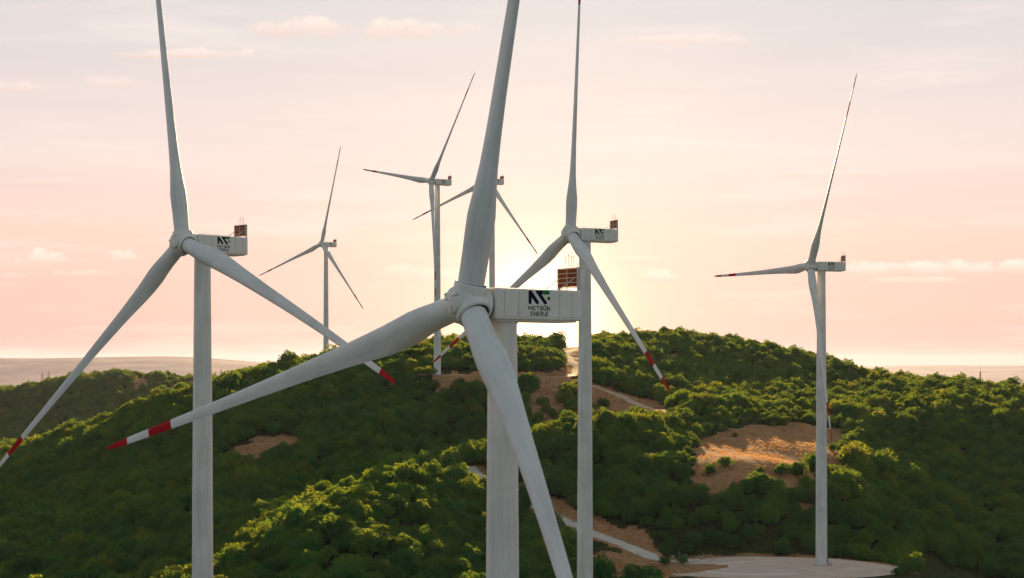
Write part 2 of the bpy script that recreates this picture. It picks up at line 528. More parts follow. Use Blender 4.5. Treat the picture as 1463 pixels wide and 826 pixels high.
def build_ground():
    ys = [-600, -400, -200, 0, 100, 200, 300, 360]
    y = 400.0
    while y < 1320: ys.append(y); y += 3.6
    while y < 2400: ys.append(y); y += 14
    while y < 46000: ys.append(y); y *= 1.045
    ys = np.array(ys)
    t = np.linspace(-1, 1, 381)
    s = 0.30 * t + 1.1 * np.sign(t) * np.abs(t) ** 5      # fine in the middle, wide at the rims
    S, Y = np.meshgrid(s, ys)
    X = S * (np.maximum(Y, 0) + 250)
    x, y = X.ravel(), Y.ravel()
    z = land(x, y)
    nr, nc = len(ys), len(t)
    idx = np.arange(nr * nc).reshape(nr, nc)
    f = np.c_[idx[:-1, :-1].ravel(), idx[:-1, 1:].ravel(), idx[1:, 1:].ravel(), idx[1:, :-1].ravel()]
    me = bpy.data.meshes.new('ground')
    me.vertices.add(len(x)); me.vertices.foreach_set('co', np.c_[x, y, z].ravel())
    me.loops.add(f.size); me.loops.foreach_set('vertex_index', f.ravel().astype(np.int32))
    me.polygons.add(len(f)); me.polygons.foreach_set('loop_start', np.arange(0, f.size, 4, dtype=np.int32))
    me.update(calc_edges=True)
    me.polygons.foreach_set('use_smooth', np.ones(len(f), bool))
    a = me.attributes.new('bare', 'FLOAT', 'POINT'); a.data.foreach_set('value', bare_at(x, y).astype(np.float32))
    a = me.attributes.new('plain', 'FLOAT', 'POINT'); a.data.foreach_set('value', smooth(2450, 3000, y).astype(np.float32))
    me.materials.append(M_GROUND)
    o = bpy.data.objects.new('ground', me)
    COL.objects.link(o)
    tag(o, 'rolling wooded hills with patches of bare reddish soil running out to a plain', None, None, 'structure')
    return o


build_ground()


def strip(name, L, half, mat, dz, off=0.0, label=None, parent=None):
    t = np.gradient(L[:, :2], axis=0)
    t /= np.linalg.norm(t, axis=1)[:, None] + 1e-9
    nrm = np.c_[-t[:, 1], t[:, 0]]
    V, Fc = [], []
    m = 5
    for i, p in enumerate(L):
        w = half * (1 + 0.10 * math.sin(i * 0.7) + 0.06 * math.sin(i * 1.9 + off))
        for k in range(m):
            s = -1 + 2 * k / (m - 1)
            q = p[:2] + nrm[i] * (off + s * w)
            V.append((q[0], q[1], p[2] + dz - (0.16 if abs(s) == 1 and off == 0 else 0)))
    for i in range(len(L) - 1):
        for k in range(m - 1):
            Fc.append((i * m + k, i * m + k + 1, (i + 1) * m + k + 1, (i + 1) * m + k))
    return tag(mesh_obj(name, V, Fc, mat, parent, smooth=True), label, None, None, 'structure')


strip('road', ROADS['road'][0], 3.5, M_ROAD, 0.14, 0.0, 'grey gravel road curving through the valley up behind the near tower')
for s in (-1.2, 1.2):
    strip('road_wheel_track', ROADS['road'][0][6:-4], 0.42, M_RUT, 0.165, s, 'pale wheel track worn into the grey gravel road')
strip('dirt_track', ROADS['ledge_track'][0], 3.2, M_TRACK, 0.14, 0.0, 'pale dirt track along the hillside ledge climbing to the saddle')
strip('dirt_track', ROADS['valley_track'][0], 2.8, M_TRACK, 0.14, 0.0, 'reddish dirt track crossing the bare valley floor')


def pad(name, cx, cy, rx, ry, z, mat, label, n=64, seed=0):
    V = [(cx, cy, z)]
    rg = random.Random(seed)
    ph = [rg.uniform(0, 6.28) for _ in range(4)]
    for ring, dz in ((0.5, 0), (1.0, 0), (1.06, -0.25)):
        for k in range(n):
            t = 2 * PI * k / n
            q = ring * (1 + 0.07 * math.sin(2 * t + ph[0]) + 0.05 * math.sin(3 * t + ph[1]) + 0.02 * math.sin(7 * t + ph[2]))
            V.append((cx + rx * q * math.cos(t), cy + ry * q * math.sin(t), z + dz))
    Fc = [(0, 1 + k, 1 + (k + 1) % n) for k in range(n)]
    for r in range(2):
        for k in range(n):
            k2 = (k + 1) % n
            Fc.append((1 + r * n + k, 1 + (r + 1) * n + k, 1 + (r + 1) * n + k2, 1 + r * n + k2))
    return tag(mesh_obj(name, V, Fc, mat), label, None, None, 'structure')


pad('gravel_pavement', *PADS[0][:4], PAD_Z + 0.06, M_PAD, 'flat gravel crane pad around the tower at the valley bottom', seed=3)
pad('gravel_pavement', *PADS[1][:4], B5.z - 0.02, M_TRACK, 'small dirt pad around the distant tower on the ledge', seed=4)
# streaks of sunlight painted as pale strips, hooked over the crane pad
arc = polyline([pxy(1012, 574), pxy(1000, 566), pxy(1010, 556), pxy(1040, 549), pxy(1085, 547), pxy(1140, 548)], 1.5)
strip('painted_sun_streak', np.c_[arc, np.full(len(arc), PAD_Z + 0.0)], 1.3, M_PALE, 0.075, 0.0001, 'painted streak of sunlight hooked across the crane pad')
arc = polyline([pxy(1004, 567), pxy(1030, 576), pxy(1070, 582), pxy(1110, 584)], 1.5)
strip('painted_sun_streak', np.c_[arc, np.full(len(arc), PAD_Z + 0.0)], 0.9, M_PALE, 0.080, 0.0001, 'thin painted streak of sunlight along the back of the crane pad')


# ------------------------------------------------------------------ turbine parts
def blade_mesh(pre, R=74.5):
    """Lies along +Z, leading edge to +Y, upwind to +X."""
    st = [1.6, 2.6, 3.8, 5.2, 7, 9, 11.5, 14, 17, 21, 25, 30, 35, 40, 45, 50, 54, 58.4]
    bands = [R * (1 - 0.215), R * (1 - 0.142), R * (1 - 0.070)]
    st += [bands[0], bands[0] + 2.7, bands[1], bands[1] + 2.6, bands[2], bands[2] + 1.8, R - 1.9, R - 0.9, R - 0.3, R]
    N = 32
    ctrl_r = [0, 3, 5.5, 9.5, 12.5, 16, 21, 30, 40, 52, 62, 70, 73, 74.1, 74.5]
    chord = [2.75, 2.75, 2.88, 3.62, 3.52, 3.15, 2.70, 2.18, 1.78, 1.40, 1.15, 0.92, 0.70, 0.40, 0.12]
    thick = [1.0, 1.0, 0.9, 0.60, 0.48, 0.41, 0.34, 0.29, 0.24, 0.21, 0.19, 0.18, 0.18, 0.18, 0.2]
    circ = [1, 1, 0.85, 0.45, 0.08, 0, 0, 0, 0, 0, 0, 0, 0, 0, 0]
    twist = [14, 14, 14, 13.5, 11, 9, 6.8, 4.6, 2.8, 1.6, 0.4, -0.5, -0.8, -0.8, -0.8]
    V, Fc, fm = [], [], []
    for r in st:
        c, t, ci, tw = (np.interp(r, ctrl_r, a) for a in (chord, thick, circ, twist))
        th = math.radians(tw * 0.8 + 0.5)
        s = r / R
        for k in range(N):
            a = 2 * PI * k / N
            xc = 0.5 * (1 + math.cos(a))                                   # 1 = leading edge here
            yt = 5 * t * (0.2969 * math.sqrt(max(1 - xc, 0)) - 0.126 * (1 - xc) - 0.3516 * (1 - xc) ** 2 + 0.2843 * (1 - xc) ** 3 - 0.1036 * (1 - xc) ** 4)
            ya = (yt + 0.02 * math.sin(PI * xc)) if a < PI else -(yt - 0.02 * math.sin(PI * xc))
            pa = np.interp(r, [0, 5, 9.5, 30, 74.5], [0.5, 0.47, 0.36, 0.42, 0.46])     # pitch axis from the leading edge
            le = (xc - 1 + pa) * c
            ux = ya * c
            cy, cx2 = 0.5 * c * math.cos(a), 0.5 * c * math.sin(a) * 1.0
            le = le * (1 - ci) + cy * ci
            ux = ux * (1 - ci) + cx2 * ci
            Y = le * math.cos(th) - ux * math.sin(th)
            X = le * math.sin(th) + ux * math.cos(th) + pre * R * s * s
            V.append((X, Y, r))
    n = len(st)
    for i in range(n - 1):
        mid = 0.5 * (st[i] + st[i + 1])
        red = bands[0] < mid < bands[1] or mid > bands[2]
        for k in range(N):
            k2 = (k + 1) % N
            Fc.append((i * N + k, i * N + k2, (i + 1) * N + k2, (i + 1) * N + k))
            fm.append(1 if red else 0)
    Fc.append(tuple(range(N - 1, -1, -1))); fm.append(0)
    Fc.append(tuple((n - 1) * N + k for k in range(N))); fm.append(1)
    return V, Fc, fm


def tower_profile(H):
    top = H - 1.75
    prof = []
    for k in range(0, 49):
        z = top * k / 48
        r = np.interp(z, [0, 0.3 * H, 0.65 * H, H], [2.15, 2.02, 1.80, 1.48])
        prof.append((r, z))
    for fr in (0.18, 0.40, 0.63, 0.84):                                   # bolted section joints
        z = top * fr
        r = np.interp(z, [0, 0.3 * H, 0.65 * H, H], [2.15, 2.02, 1.80, 1.48])
        prof += [(r, z - 0.07), (r - 0.03, z - 0.06), (r - 0.03, z + 0.06), (r, z + 0.07)]
    prof.sort(key=lambda p: p[1])
    return prof


def rounded_box(bm, lo, hi, r, seg=3):
    vs = add_box(bm, lo, hi)
    es = list({e for v in vs for e in v.link_edges})
    bmesh.ops.bevel(bm, geom=es, offset=r, segments=seg, profile=0.5, affect='EDGES')


# letters as strokes on a 1 x 1 cell (x right, y up)
GLYPH = {
    'M': [[(0, 0), (0, 1)], [(0, 1), (.5, .30)], [(.5, .30), (1, 1)], [(1, 1), (1, 0)]],
    'E': [[(0, 0), (0, 1)], [(0, 1), (1, 1)], [(0, .5), (.85, .5)], [(0, 0), (1, 0)]],
    'T': [[(0, 1), (1, 1)], [(.5, 1), (.5, 0)]],
    'G': [[(1, .82), (.72, 1)], [(.72, 1), (.28, 1)], [(.28, 1), (0, .72)], [(0, .72), (0, .28)], [(0, .28), (.28, 0)], [(.28, 0), (.72, 0)], [(.72, 0), (1, .2)], [(1, .2), (1, .48)], [(1, .48), (.58, .48)]],
    'U': [[(0, 1), (0, .28)], [(0, .28), (.28, 0)], [(.28, 0), (.72, 0)], [(.72, 0), (1, .28)], [(1, .28), (1, 1)], [(.22, 1.34), (.30, 1.34)], [(.70, 1.34), (.78, 1.34)]],
    'N': [[(0, 0), (0, 1)], [(0, 1), (1, 0)], [(1, 0), (1, 1)]],
    'R': [[(0, 0), (0, 1)], [(0, 1), (.72, 1)], [(.72, 1), (1, .8)], [(1, .8), (1, .66)], [(1, .66), (.72, .46)], [(.72, .46), (0, .46)], [(.5, .46), (1, 0)]],
    'J': [[(.8, 1), (.8, .28)], [(.8, .28), (.55, 0)], [(.55, 0), (.25, 0)], [(.25, 0), (0, .22)]],
    'I': [[(0, 0), (0, 1)], [(-.04, 1.34), (.04, 1.34)]],
}


def logo_mesh():
    """Mark and two lines of lettering, in its own (x right, y up) plane; returns verts, faces, material index."""
    V, Fc, fm = [], [], []

    def poly(pts, m, z):
        b = len(V)
        V.extend((x, y, z) for x, y in pts)
        Fc.append(tuple(range(b, b + len(pts)))); fm.append(m)
        V.extend((x, y, z - 0.012) for x, y in pts)
        n = len(pts)
        for k in range(n):
            Fc.append((b + k, b + n + k, b + n + (k + 1) % n, b + (k + 1) % n)); fm.append(m)

    # left stroke: upright with a slanted limb falling to the right
    poly([(-1.38, 0.30), (-1.38, 1.50), (-1.30, 1.58), (-1.12, 1.62), (-0.97, 1.56), (-0.04, 0.44), (-0.04, 0.30), (-0.14, 0.20), (-0.34, 0.20), (-0.46, 0.28), (-0.98, 0.88), (-0.98, 0.30), (-1.06, 0.20), (-1.30, 0.20)], 0, 0.012)
    # second limb: starts under the top bar
    poly([(-0.44, 1.62), (0.42, 1.62), (0.42, 1.22), (0.30, 1.22), (1.02, 0.42), (1.02, 0.30), (0.92, 0.22), (0.72, 0.22), (0.60, 0.28), (-0.40, 1.42), (-0.48, 1.52)], 0, 0.012)
    # green bar and dot
    poly([(0.44, 1.62), (1.22, 1.62), (1.36, 1.54), (1.38, 1.40), (1.32, 1.27), (1.20, 1.22), (0.44, 1.22)], 1, 0.014)
    poly([(1.24 + 0.21 * math.cos(2 * PI * k / 20), 0.82 + 0.21 * math.sin(2 * PI * k / 20)) for k in range(20)], 1, 0.014)
    zz = [0.006]

    def stroke(p, q, w):
        p, q = Vector(p), Vector(q)
        d = (q - p).normalized() * w * 0.5
        n = Vector((-d.y, d.x))
        zz[0] += 0.0007
        poly([tuple(p - d + n), tuple(p - d - n), tuple(q + d - n), tuple(q + d + n)], 0, zz[0])

    for word, width, y, h in (('METGUN', 2.72, -0.40, 0.36), ('ENERJI', 2.16, -0.98, 0.36)):
        adv = [{'I': 0.12, 'M': 1.3, 'J': 0.8}.get(c, 1.0) for c in word]
        gap = 0.55
        u = width / (sum(adv) + gap * (len(word) - 1))
        x = -width / 2
        zz[0] = 0.006
        for c, a in zip(word, adv):
            k = {'M': 1.3}.get(c, 1.0)
            for p, q in GLYPH[c]:
                stroke((x + p[0] * k * u, y + p[1] * h), (x + q[0] * k * u, y + q[1] * h), 0.082)
            x += (a + gap) * u
    return V, Fc, fm


SHARED = {}


def shared(name, make, parent):
    """first call builds the part, later calls share its mesh"""
    if name in SHARED:
        o = SHARED[name].copy()
        COL.objects.link(o)
        o.parent = parent
        o.matrix_parent_inverse = Matrix.Identity(4)
        return o
    o = make()
    o.parent = parent
    SHARED[name] = o
    return o


def make_nacelle():
    bm = bmesh.new()
    rounded_box(bm, (-8.9, -2.0, -1.75), (2.25, 2.0, 1.5), 0.22, 4)
    rounded_box(bm, (-8.4, -1.75, -1.92), (1.9, 1.75, -1.70), 0.08, 2)
    rounded_box(bm, (-3.4, -1.2, 1.47), (-2.0, 1.2, 1.60), 0.05, 2)        # roof hatch
    rounded_box(bm, (0.2, -1.0, 1.47), (1.5, 1.0, 1.58), 0.05, 2)
    return bm_obj('nacelle', bm, M_NAC, smooth=False)


def make_seams():
    bm = bmesh.new()
    for x in (1.15, -0.62, -5.95, -7.55):
        for s in (-1, 1):
            add_box(bm, (x - 0.02, s * 2.004 - 0.006, -1.5), (x + 0.02, s * 2.004 + 0.006, 1.26))
        add_box(bm, (x - 0.02, -1.75, 1.498), (x + 0.02, 1.75, 1.506))
    for s in (-1, 1):
        add_box(bm, (-8.6, s * 2.003 - 0.005, -1.415), (2.0, s * 2.003 + 0.005, -1.39))
    for x in (1.35, 0.95, -0.42, -0.82, -5.75, -6.15, -7.35, -7.75):
        for z in (-1.0, 0.95):
            for s in (-1, 1):
                add_rod(bm, (x, s * 1.99, z), (x, s * 2.025, z), 0.045, 6)
    return bm_obj('panel_seams', bm, M_SEAM)


def make_ducts():
    bm = bmesh.new()
    for x in (-8.6,):
        for k in range(6):
            add_box(bm, (x - 0.33, -1.2, -0.9 + 0.22 * k), (x - 0.295, 1.2, -0.78 + 0.22 * k))
    return bm_obj('vent_louvre', bm, M_GAP)


def make_skirt():
    bm = bmesh.new()
    bmesh.ops.create_cone(bm, cap_ends=True, segments=40, radius1=1.58, radius2=1.66, depth=0.3, matrix=Matrix.Translation((0, 0, -1.98)))
    return bm_obj('yaw_collar', bm, M_NAC, smooth=False)


def make_cooler():
    """upright radiator across the rear of the roof"""
    bm = bmesh.new()
    for k in range(4):
        z0 = 1.95 + 0.49 * k
        add_box(bm, (-8.85, -1.62, z0), (-8.55, 1.62, z0 + 0.43))
        for j in range(27):
            y = -1.56 + 0.12 * j
            add_box(bm, (-8.53, y - 0.018, z0 + 0.02), (-8.48, y + 0.018, z0 + 0.41))
            add_box(bm, (-8.92, y - 0.018, z0 + 0.02), (-8.87, y + 0.018, z0 + 0.41))
    return bm_obj('cooler', bm, M_RUST)


def make_cooler_frame():
    bm = bmesh.new()
    for y in (-1.7, 1.7):
        add_box(bm, (-8.88, y - 0.07, 1.48), (-8.52, y + 0.07, 3.98))
    for z in (1.86, 2.40, 2.89, 3.38, 3.93):
        add_box(bm, (-8.94, -1.63, z - 0.035), (-8.46, 1.63, z + 0.025))
    add_rod(bm, (-8.40, 0.1, 1.9), (-8.40, 0.1, 3.9), 0.05)
    add_rod(bm, (-8.40, 0.1, 1.9), (-7.90, 0.7, 1.5), 0.05)
    return bm_obj('cooler_frame', bm, M_STEEL)


def make_strut(y):
    bm = bmesh.new()
    add_rod(bm, (-8.55, y, 2.9), (-6.3, y, 1.49), 0.055)
    return bm_obj('strut', bm, M_STEEL)


def make_rod(y, h):
    bm = bmesh.new()
    add_rod(bm, (-8.70, y, 3.9), (-8.70, y, 3.9 + h), 0.028, 6)
    if h > 1.0:
        bmesh.ops.create_uvsphere(bm, u_segments=8, v_segments=6, radius=0.07, matrix=Matrix.Translation((-8.70, y, 3.95 + h)))
    return bm_obj('lightning_rod', bm, M_STEEL)


def make_rail():
    bm = bmesh.new()
    for s in (-1.7, 1.7):
        for x in np.arange(-5.0, 2.0, 1.15):
            add_rod(bm, (x, s, 1.49), (x, s, 1.62), 0.02, 6)
        add_rod(bm, (-5.0, s, 1.62), (1.75, s, 1.62), 0.02, 6)
    return bm_obj('guard_rail', bm, M_STEEL)


def make_hub():
    """local X = rotor axis, blades at right angles to it; blade k lies at 120 deg * k from +Z towards +Y"""
    seg = 96
    prof = [(-1.95, 1.60), (-1.9, 1.80), (-1.6, 2.0), (-1.0, 2.07), (0.0, 2.09), (0.95, 2.02), (1.2, 1.92), (1.60, 1.52), (1.66, 1.42)]
    V, Fc = [], []
    for X, r in prof:
        for k in range(seg):
            t = 2 * PI * k / seg
            q = 1 + 0.05 * math.cos(3 * t) * (1 if X > -1.5 else 0.3)      # slightly three-sided, full towards the blades
            V.append((X, r * q * math.sin(t), r * q * math.cos(t)))
    n = len(prof)
    for i in range(n - 1):
        for k in range(seg):
            k2 = (k + 1) % seg
            Fc.append((i * seg + k, (i + 1) * seg + k, (i + 1) * seg + k2, i * seg + k2))
    Fc.append(tuple(range(seg)))
    Fc.append(tuple((n - 1) * seg + k for k in range(seg - 1, -1, -1)))
    return mesh_obj('hub', V, Fc, M_HUB, smooth=True)


def make_gap_ring():
    bm = bmesh.new()
    bmesh.ops.create_cone(bm, cap_ends=True, segments=48, radius1=1.72, radius2=1.72, depth=0.34,
                          matrix=Matrix.Translation((-2.02, 0, 0)) @ Matrix.Rotation(PI / 2, 4, 'Y'))
    return bm_obj('rear_gasket', bm, M_GAP)


def make_nose():
    bm = bmesh.new()
    prof = [(1.40, 1.60), (1.40, 1.88), (1.33, 1.99), (1.10, 2.12), (0.6, 2.24), (0.01, 2.28)]
    seg = 48
    rows = [[bm.verts.new((X, r * math.sin(2 * PI * k / seg), r * math.cos(2 * PI * k / seg))) for k in range(seg)] for r, X in prof]
    for a, b in zip(rows, rows[1:]):
        for k in range(seg):
            bm.faces.new((a[k], b[k], b[(k + 1) % seg], a[(k + 1) % seg]))
    bm.faces.new(rows[-1])
    o = bm_obj('nose_cap', bm, M_HUB, smooth=True)
    o.data.set_sharp_from_angle(angle=math.radians(28))
    return o


def make_nose_rib():
    """raised bar on the nose, between two blades (towards +Z)"""
    bm = bmesh.new()
    rounded_box(bm, (1.75, -0.55, 0.42), (2.36, -0.20, 1.34), 0.07, 2)
    vs = [v for v in bm.verts if v.co.x > 2.0 and v.co.z > 0.9]
    for v in vs: v.co.x -= 0.15
    return bm_obj('nose_rib', bm, M_HUB)


def make_collar():
    """ring round a blade root, along +Z"""
    prof = [(1.84, 1.0), (1.84, 1.72), (1.78, 1.88), (1.66, 1.96), (1.54, 1.96)]
    V, Fc = lathe(prof, 56)
    return mesh_obj('blade_collar', V, Fc, M_HUB, smooth=True)


def make_collar_gap():
    V, Fc = lathe([(1.55, 1.5), (1.55, 1.985), (1.38, 2.0)], 56)
    return mesh_obj('root_gasket', V, Fc, M_GAP, smooth=False)


LOGO = logo_mesh()
LABELS = {
    'near': 'hugest white wind turbine, its nacelle in front of the glare, tower crossing the gravel road',
    'left': 'second largest wind turbine, its blades passing over the dark shaded slope',
    'middle': 'white wind turbine whose tower rises just beside the rear of the hugest nacelle',
    'padded': 'white wind turbine standing on the gravel crane pad beside the bare clearing',
    'ledge': 'distant wind turbine standing on the bare dirt ledge of the glowing hill',
    'small': 'smallest wind turbine, its tower foot hidden behind the dark wooded hill',
    'hidden': 'distant wind turbine mostly hidden behind the upright blade of the hugest turbine',
}


BLADES = {}


def build_turbine(key):
    hub, D, yaw, ph, flex, H = TURB[key]
    y = math.radians(yaw)
    root = empty('wind_turbine', BASES[key], math.atan2(-math.cos(y), -math.sin(y)))
    tag(root, LABELS[key], 'wind turbine', 'wind turbines on the wooded hills')
    V, Fc = lathe(tower_profile(H), 64)
    tw = mesh_obj('tower', V, Fc, M_TOWER, root, smooth=True)
    fb = shared('footing', lambda: mesh_obj('footing', *lathe([(3.0, -2.5), (3.0, 0.02), (2.8, 0.10), (2.2, 0.10)], 40), M_CONC), tw)
    if key in ('padded', 'ledge'):
        bm = bmesh.new()
        rounded_box(bm, (1.75, -0.5, 1.25), (2.22, 0.5, 3.5), 0.08, 2)
        dr = bm_obj('door', bm, M_DARKSTEEL, tw); dr.rotation_euler = (0, 0, 2.6)
        bm = bmesh.new()
        for i in range(6):
            add_box(bm, (2.15 + 0.28 * i, -0.55, 1.02 - 0.2 * i), (2.47 + 0.28 * i, 0.55, 1.08 - 0.2 * i))
        for s in (-0.6, 0.6):
            add_box(bm, (2.15, s - 0.03, 0.95), (2.3, s + 0.03, 2.1))
            add_rod(bm, (2.2, s, 2.1), (3.85, s, 1.0), 0.03)
            add_rod(bm, (3.85, s, 0.0), (3.85, s, 1.0), 0.03)
            add_rod(bm, (2.2, s, 1.0), (3.85, s, 0.02), 0.05)
        stp = bm_obj('access_steps', bm, M_DARKSTEEL, tw); stp.rotation_euler = (0, 0, 2.6)
    nac = shared('nacelle', make_nacelle, root)
    nac.matrix_local = Matrix.Translation((0, 0, H))
    for nm, mk in (('panel_seams', make_seams), ('vent_louvre', make_ducts), ('yaw_collar', make_skirt), ('guard_rail', make_rail)):
        shared(nm, mk, nac)
    lg = shared('logo', lambda: mesh_obj('logo', *LOGO[:2], [M_NAVY, M_GREEN], None, False, LOGO[2]), nac)
    # its plane: right = -X, up = +Z, out = +Y
    lg.matrix_local = Matrix(((-1, 0, 0, -3.25), (0, 0, 1, 2.0), (0, 1, 0, -0.28), (0, 0, 0, 1)))
    cl = shared('cooler', make_cooler, root)
    cl.matrix_local = Matrix.Translation((0, 0, H))
    shared('cooler_frame', make_cooler_frame, cl)
    for yy in (-1.3, 1.3): shared('strut%g' % yy, lambda: make_strut(yy), cl)
    for yy, hh in ((-1.5, 0.5), (-0.5, 1.15), (0.0, 1.45), (0.45, 1.2), (0.9, 1.2), (1.55, 0.6)):
        shared('lightning_rod%g' % yy, lambda: make_rod(yy, hh), cl)
    tilt = Matrix.Rotation(-math.radians(5), 4, 'Y')
    Mh = Matrix.Translation((OVERHANG, 0, H)) @ tilt @ Matrix.Rotation(-math.radians(ph), 4, 'X')
    hb = shared('hub', make_hub, root)
    hb.matrix_local = Mh
    for nm, mk in (('nose_cap', make_nose), ('rear_gasket', make_gap_ring)):
        shared(nm, mk, hb)
    for k in range(3):
        Rk = Matrix.Rotation(-2 * PI * k / 3, 4, 'X')
        cr = shared('blade_collar', make_collar, hb)
        cr.matrix_local = Rk
        rb = shared('nose_rib', make_nose_rib, hb)
        rb.matrix_local = Rk @ Matrix.Rotation(-PI / 3, 4, 'X')
        cg = shared('root_gasket', make_collar_gap, hb)
        cg.matrix_local = Rk
        cone, pre = flex[k]
        if pre not in BLADES:
            V, Fc, fm = blade_mesh(pre)
            BLADES[pre] = b = mesh_obj('blade', V, Fc, [M_BLADE, M_RED], root, True, fm)
        else:
            b = copy_obj(BLADES[pre], root)
        b.matrix_local = Mh @ Rk @ Matrix.Rotation(math.radians(cone), 4, 'Y')
    return root


for key in TURB: build_turbine(key)


# ------------------------------------------------------------------ trees
def crown_mesh(seed, clumps=30, per=34, squash=0.82):
    """Unit crown (radius about 1, centred 1.02 above the root): leaf sprays gathered in uneven clumps."""
    g = np.random.default_rng(seed)
    V, Fc = [], []
    ph = g.uniform(0, 6.28, 4)

    def rad(d):
        t = math.atan2(d[1], d[0])
        return 1 + 0.12 * math.sin(2 * t + ph[0]) + 0.10 * math.sin(3 * t + ph[1]) + 0.08 * math.sin(3 * d[2] * 2 + ph[2])

    cs = []
    tries = 0
    while len(cs) < clumps and tries < 4000:
        tries += 1
        d = g.normal(size=3); d /= np.linalg.norm(d)
        if d[2] < -0.45: continue
        rr = rad(d) * g.uniform(0.62, 0.84)
        c = d * rr * np.array([1, 1, squash])
        if all(np.linalg.norm(c - o) > 0.27 for o, _ in cs): cs.append((c, d))
    for c, d in cs:
        cr = g.uniform(0.19, 0.40)
        for _ in range(per):
            n = g.normal(size=3); n /= np.linalg.norm(n)
            if n @ d < -0.35: n = -n
            p = c + n * cr * g.uniform(0.70, 1.20) * np.array([1, 1, 0.85])
            nn = n + 0.55 * g.normal(size=3); nn /= np.linalg.norm(nn)
            a = np.cross(nn, g.normal(size=3)); a /= np.linalg.norm(a)
            b = np.cross(nn, a)
            s = g.uniform(0.055, 0.115); s2 = s * g.uniform(0.6, 1.0)
            i = len(V)
            p = p + np.array([0, 0, 1.02])
            V += [p - a * s, p + b * s2 * 0.8 - nn * 0.02, p + a * s, p - b * s2 + nn * 0.02]
            Fc.append((i, i + 1, i + 2, i + 3))
    # inner boughs' leaf mass
    bm = bmesh.new()
    bmesh.ops.create_icosphere(bm, subdivisions=3, radius=1)
    base = len(V)
    for v in bm.verts:
        d = np.array(v.co)
        q = rad(d) * 0.60 * (1 + 0.16 * math.sin(7 * d[0] + ph[3]) * math.sin(6 * d[1] + ph[0]) + 0.1 * math.sin(9 * d[2] + ph[1]))
        V.append(d * q * np.array([1, 1, squash]) + np.array([0, 0, 1.02]))
    for f in bm.faces: Fc.append(tuple(base + v.index for v in f.verts))
    bm.free()
    return V, Fc


def trunk_mesh(seed):
    g = random.Random(seed)
    bm = bmesh.new()
    top = Vector((g.uniform(-.08, .08), g.uniform(-.08, .08), 0.62))
    add_rod(bm, (0, 0, -0.25), top, 0.085, 7, 0.055)
    for k in range(4):
        t = 1.57 * k + g.uniform(-.5, .5)
        e = top + Vector((0.42 * math.cos(t), 0.42 * math.sin(t), g.uniform(0.3, 0.6)))
        add_rod(bm, top - Vector((0, 0, 0.05)), e, 0.042, 6, 0.018)
    return bm


N_VAR = 9
VAR_MAT = [0, 0, 0, 0, 1, 1, 1, 2, 2]
CROWN, TRUNK = [], []
for i in range(N_VAR):
    V, Fc = crown_mesh(100 + i, clumps=34 if i % 2 else 28, squash=(0.70, 0.95, 0.82, 1.12, 0.78, 1.0, 0.68, 0.9, 1.05)[i])
    me = bpy.data.meshes.new('crown')
    me.from_pydata([tuple(v) for v in V], [], Fc)
    me.materials.append(M_LEAF[VAR_MAT[i]])
    CROWN.append(me)
    bm = trunk_mesh(200 + i)
    me = bpy.data.meshes.new('trunk'); bm.to_mesh(me); bm.free()
    me.materials.append(M_BARK)
    TRUNK.append(me)


def scatter():
    P = []
    sp = 5.7
    yy = np.arange(400, 1330, sp)
    for y in yy:
        xx = np.arange(-0.36 * y - 40, 0.36 * y + 40, sp)
        P.append(np.c_[xx + rng.uniform(-.48, .48, len(xx)) * sp, y + rng.uniform(-.48, .48, len(xx)) * sp, np.ones(len(xx))])
    sp = 8.5
    for y in np.arange(1700, 2420, sp):
        xx = np.arange(-0.40 * y, -0.10 * y, sp)
        P.append(np.c_[xx + rng.uniform(-.48, .48, len(xx)) * sp, y + rng.uniform(-.48, .48, len(xx)) * sp, np.full(len(xx), 1.5)])
    P = np.concatenate(P)
    x, y = P[:, 0], P[:, 1]
    z = land(x, y)
    b = bare_at(x, y)
    n = vnoise(x / 18, y / 18, 21)
    keep = (b < 0.3) | ((b < 0.7) & (rng.random(len(x)) < 0.16))
    keep &= rng.random(len(x)) < (0.72 + 0.5 * n)
    keep &= ~((y < 648) & (x / y * F + CX > 1308))
    keep &= ~((y < 541) & (x / y * F + CX > 940) & (x / y * F + CX < 1310))
    for k in BASES.values():
        keep &= np.hypot(x - k.x, y - k.y) > 7
    P, x, y, z = P[keep], x[keep], y[keep], z[keep]
    # leave out what neither this view nor one from beside it can see
    top = z + 9.0
    vis = np.ones(len(x), bool)
    hid = np.full(len(x), -1e9)
    for f in np.linspace(0.25, 0.985, 50):
        g = land(x * f, y * f)
        hid = np.maximum(hid, (g - top * f) / f)
    vis = hid < 5.0
    v = HY - F * top / y
    vis &= v < 860
    return P[vis], z[vis]


P, PZ = scatter()


def hides_road(P, z, r):
    Q = []
    for nm, (L, hw) in ROADS.items(): Q.append(L[::1] if nm == 'road' else L[::2])
    cx, cy, rx, ry, pz = PADS[0]
    for q in (0.35, 0.65, 0.92):
        t = np.linspace(0, 2 * PI, 60)
        Q.append(np.c_[cx + q * rx * np.cos(t), cy + q * ry * np.sin(t), np.full(60, pz)])
    Q = np.concatenate(Q)
    qu, qt = Q[:, 0] / Q[:, 1], Q[:, 2] / Q[:, 1]
    bad = np.zeros(len(P), bool)
    for i in np.nonzero(P[:, 1] < 1150)[0]:
        y = P[i, 1]
        m = (Q[:, 1] > y) & (Q[:, 1] < y + 90) & (np.abs(qu - P[i, 0] / y) < (r + 0.5) / y) & (qt < (z[i] + 1.7 * r) / y) & (qt > (z[i] - 1) / y)
        bad[i] = m.any()
    return bad


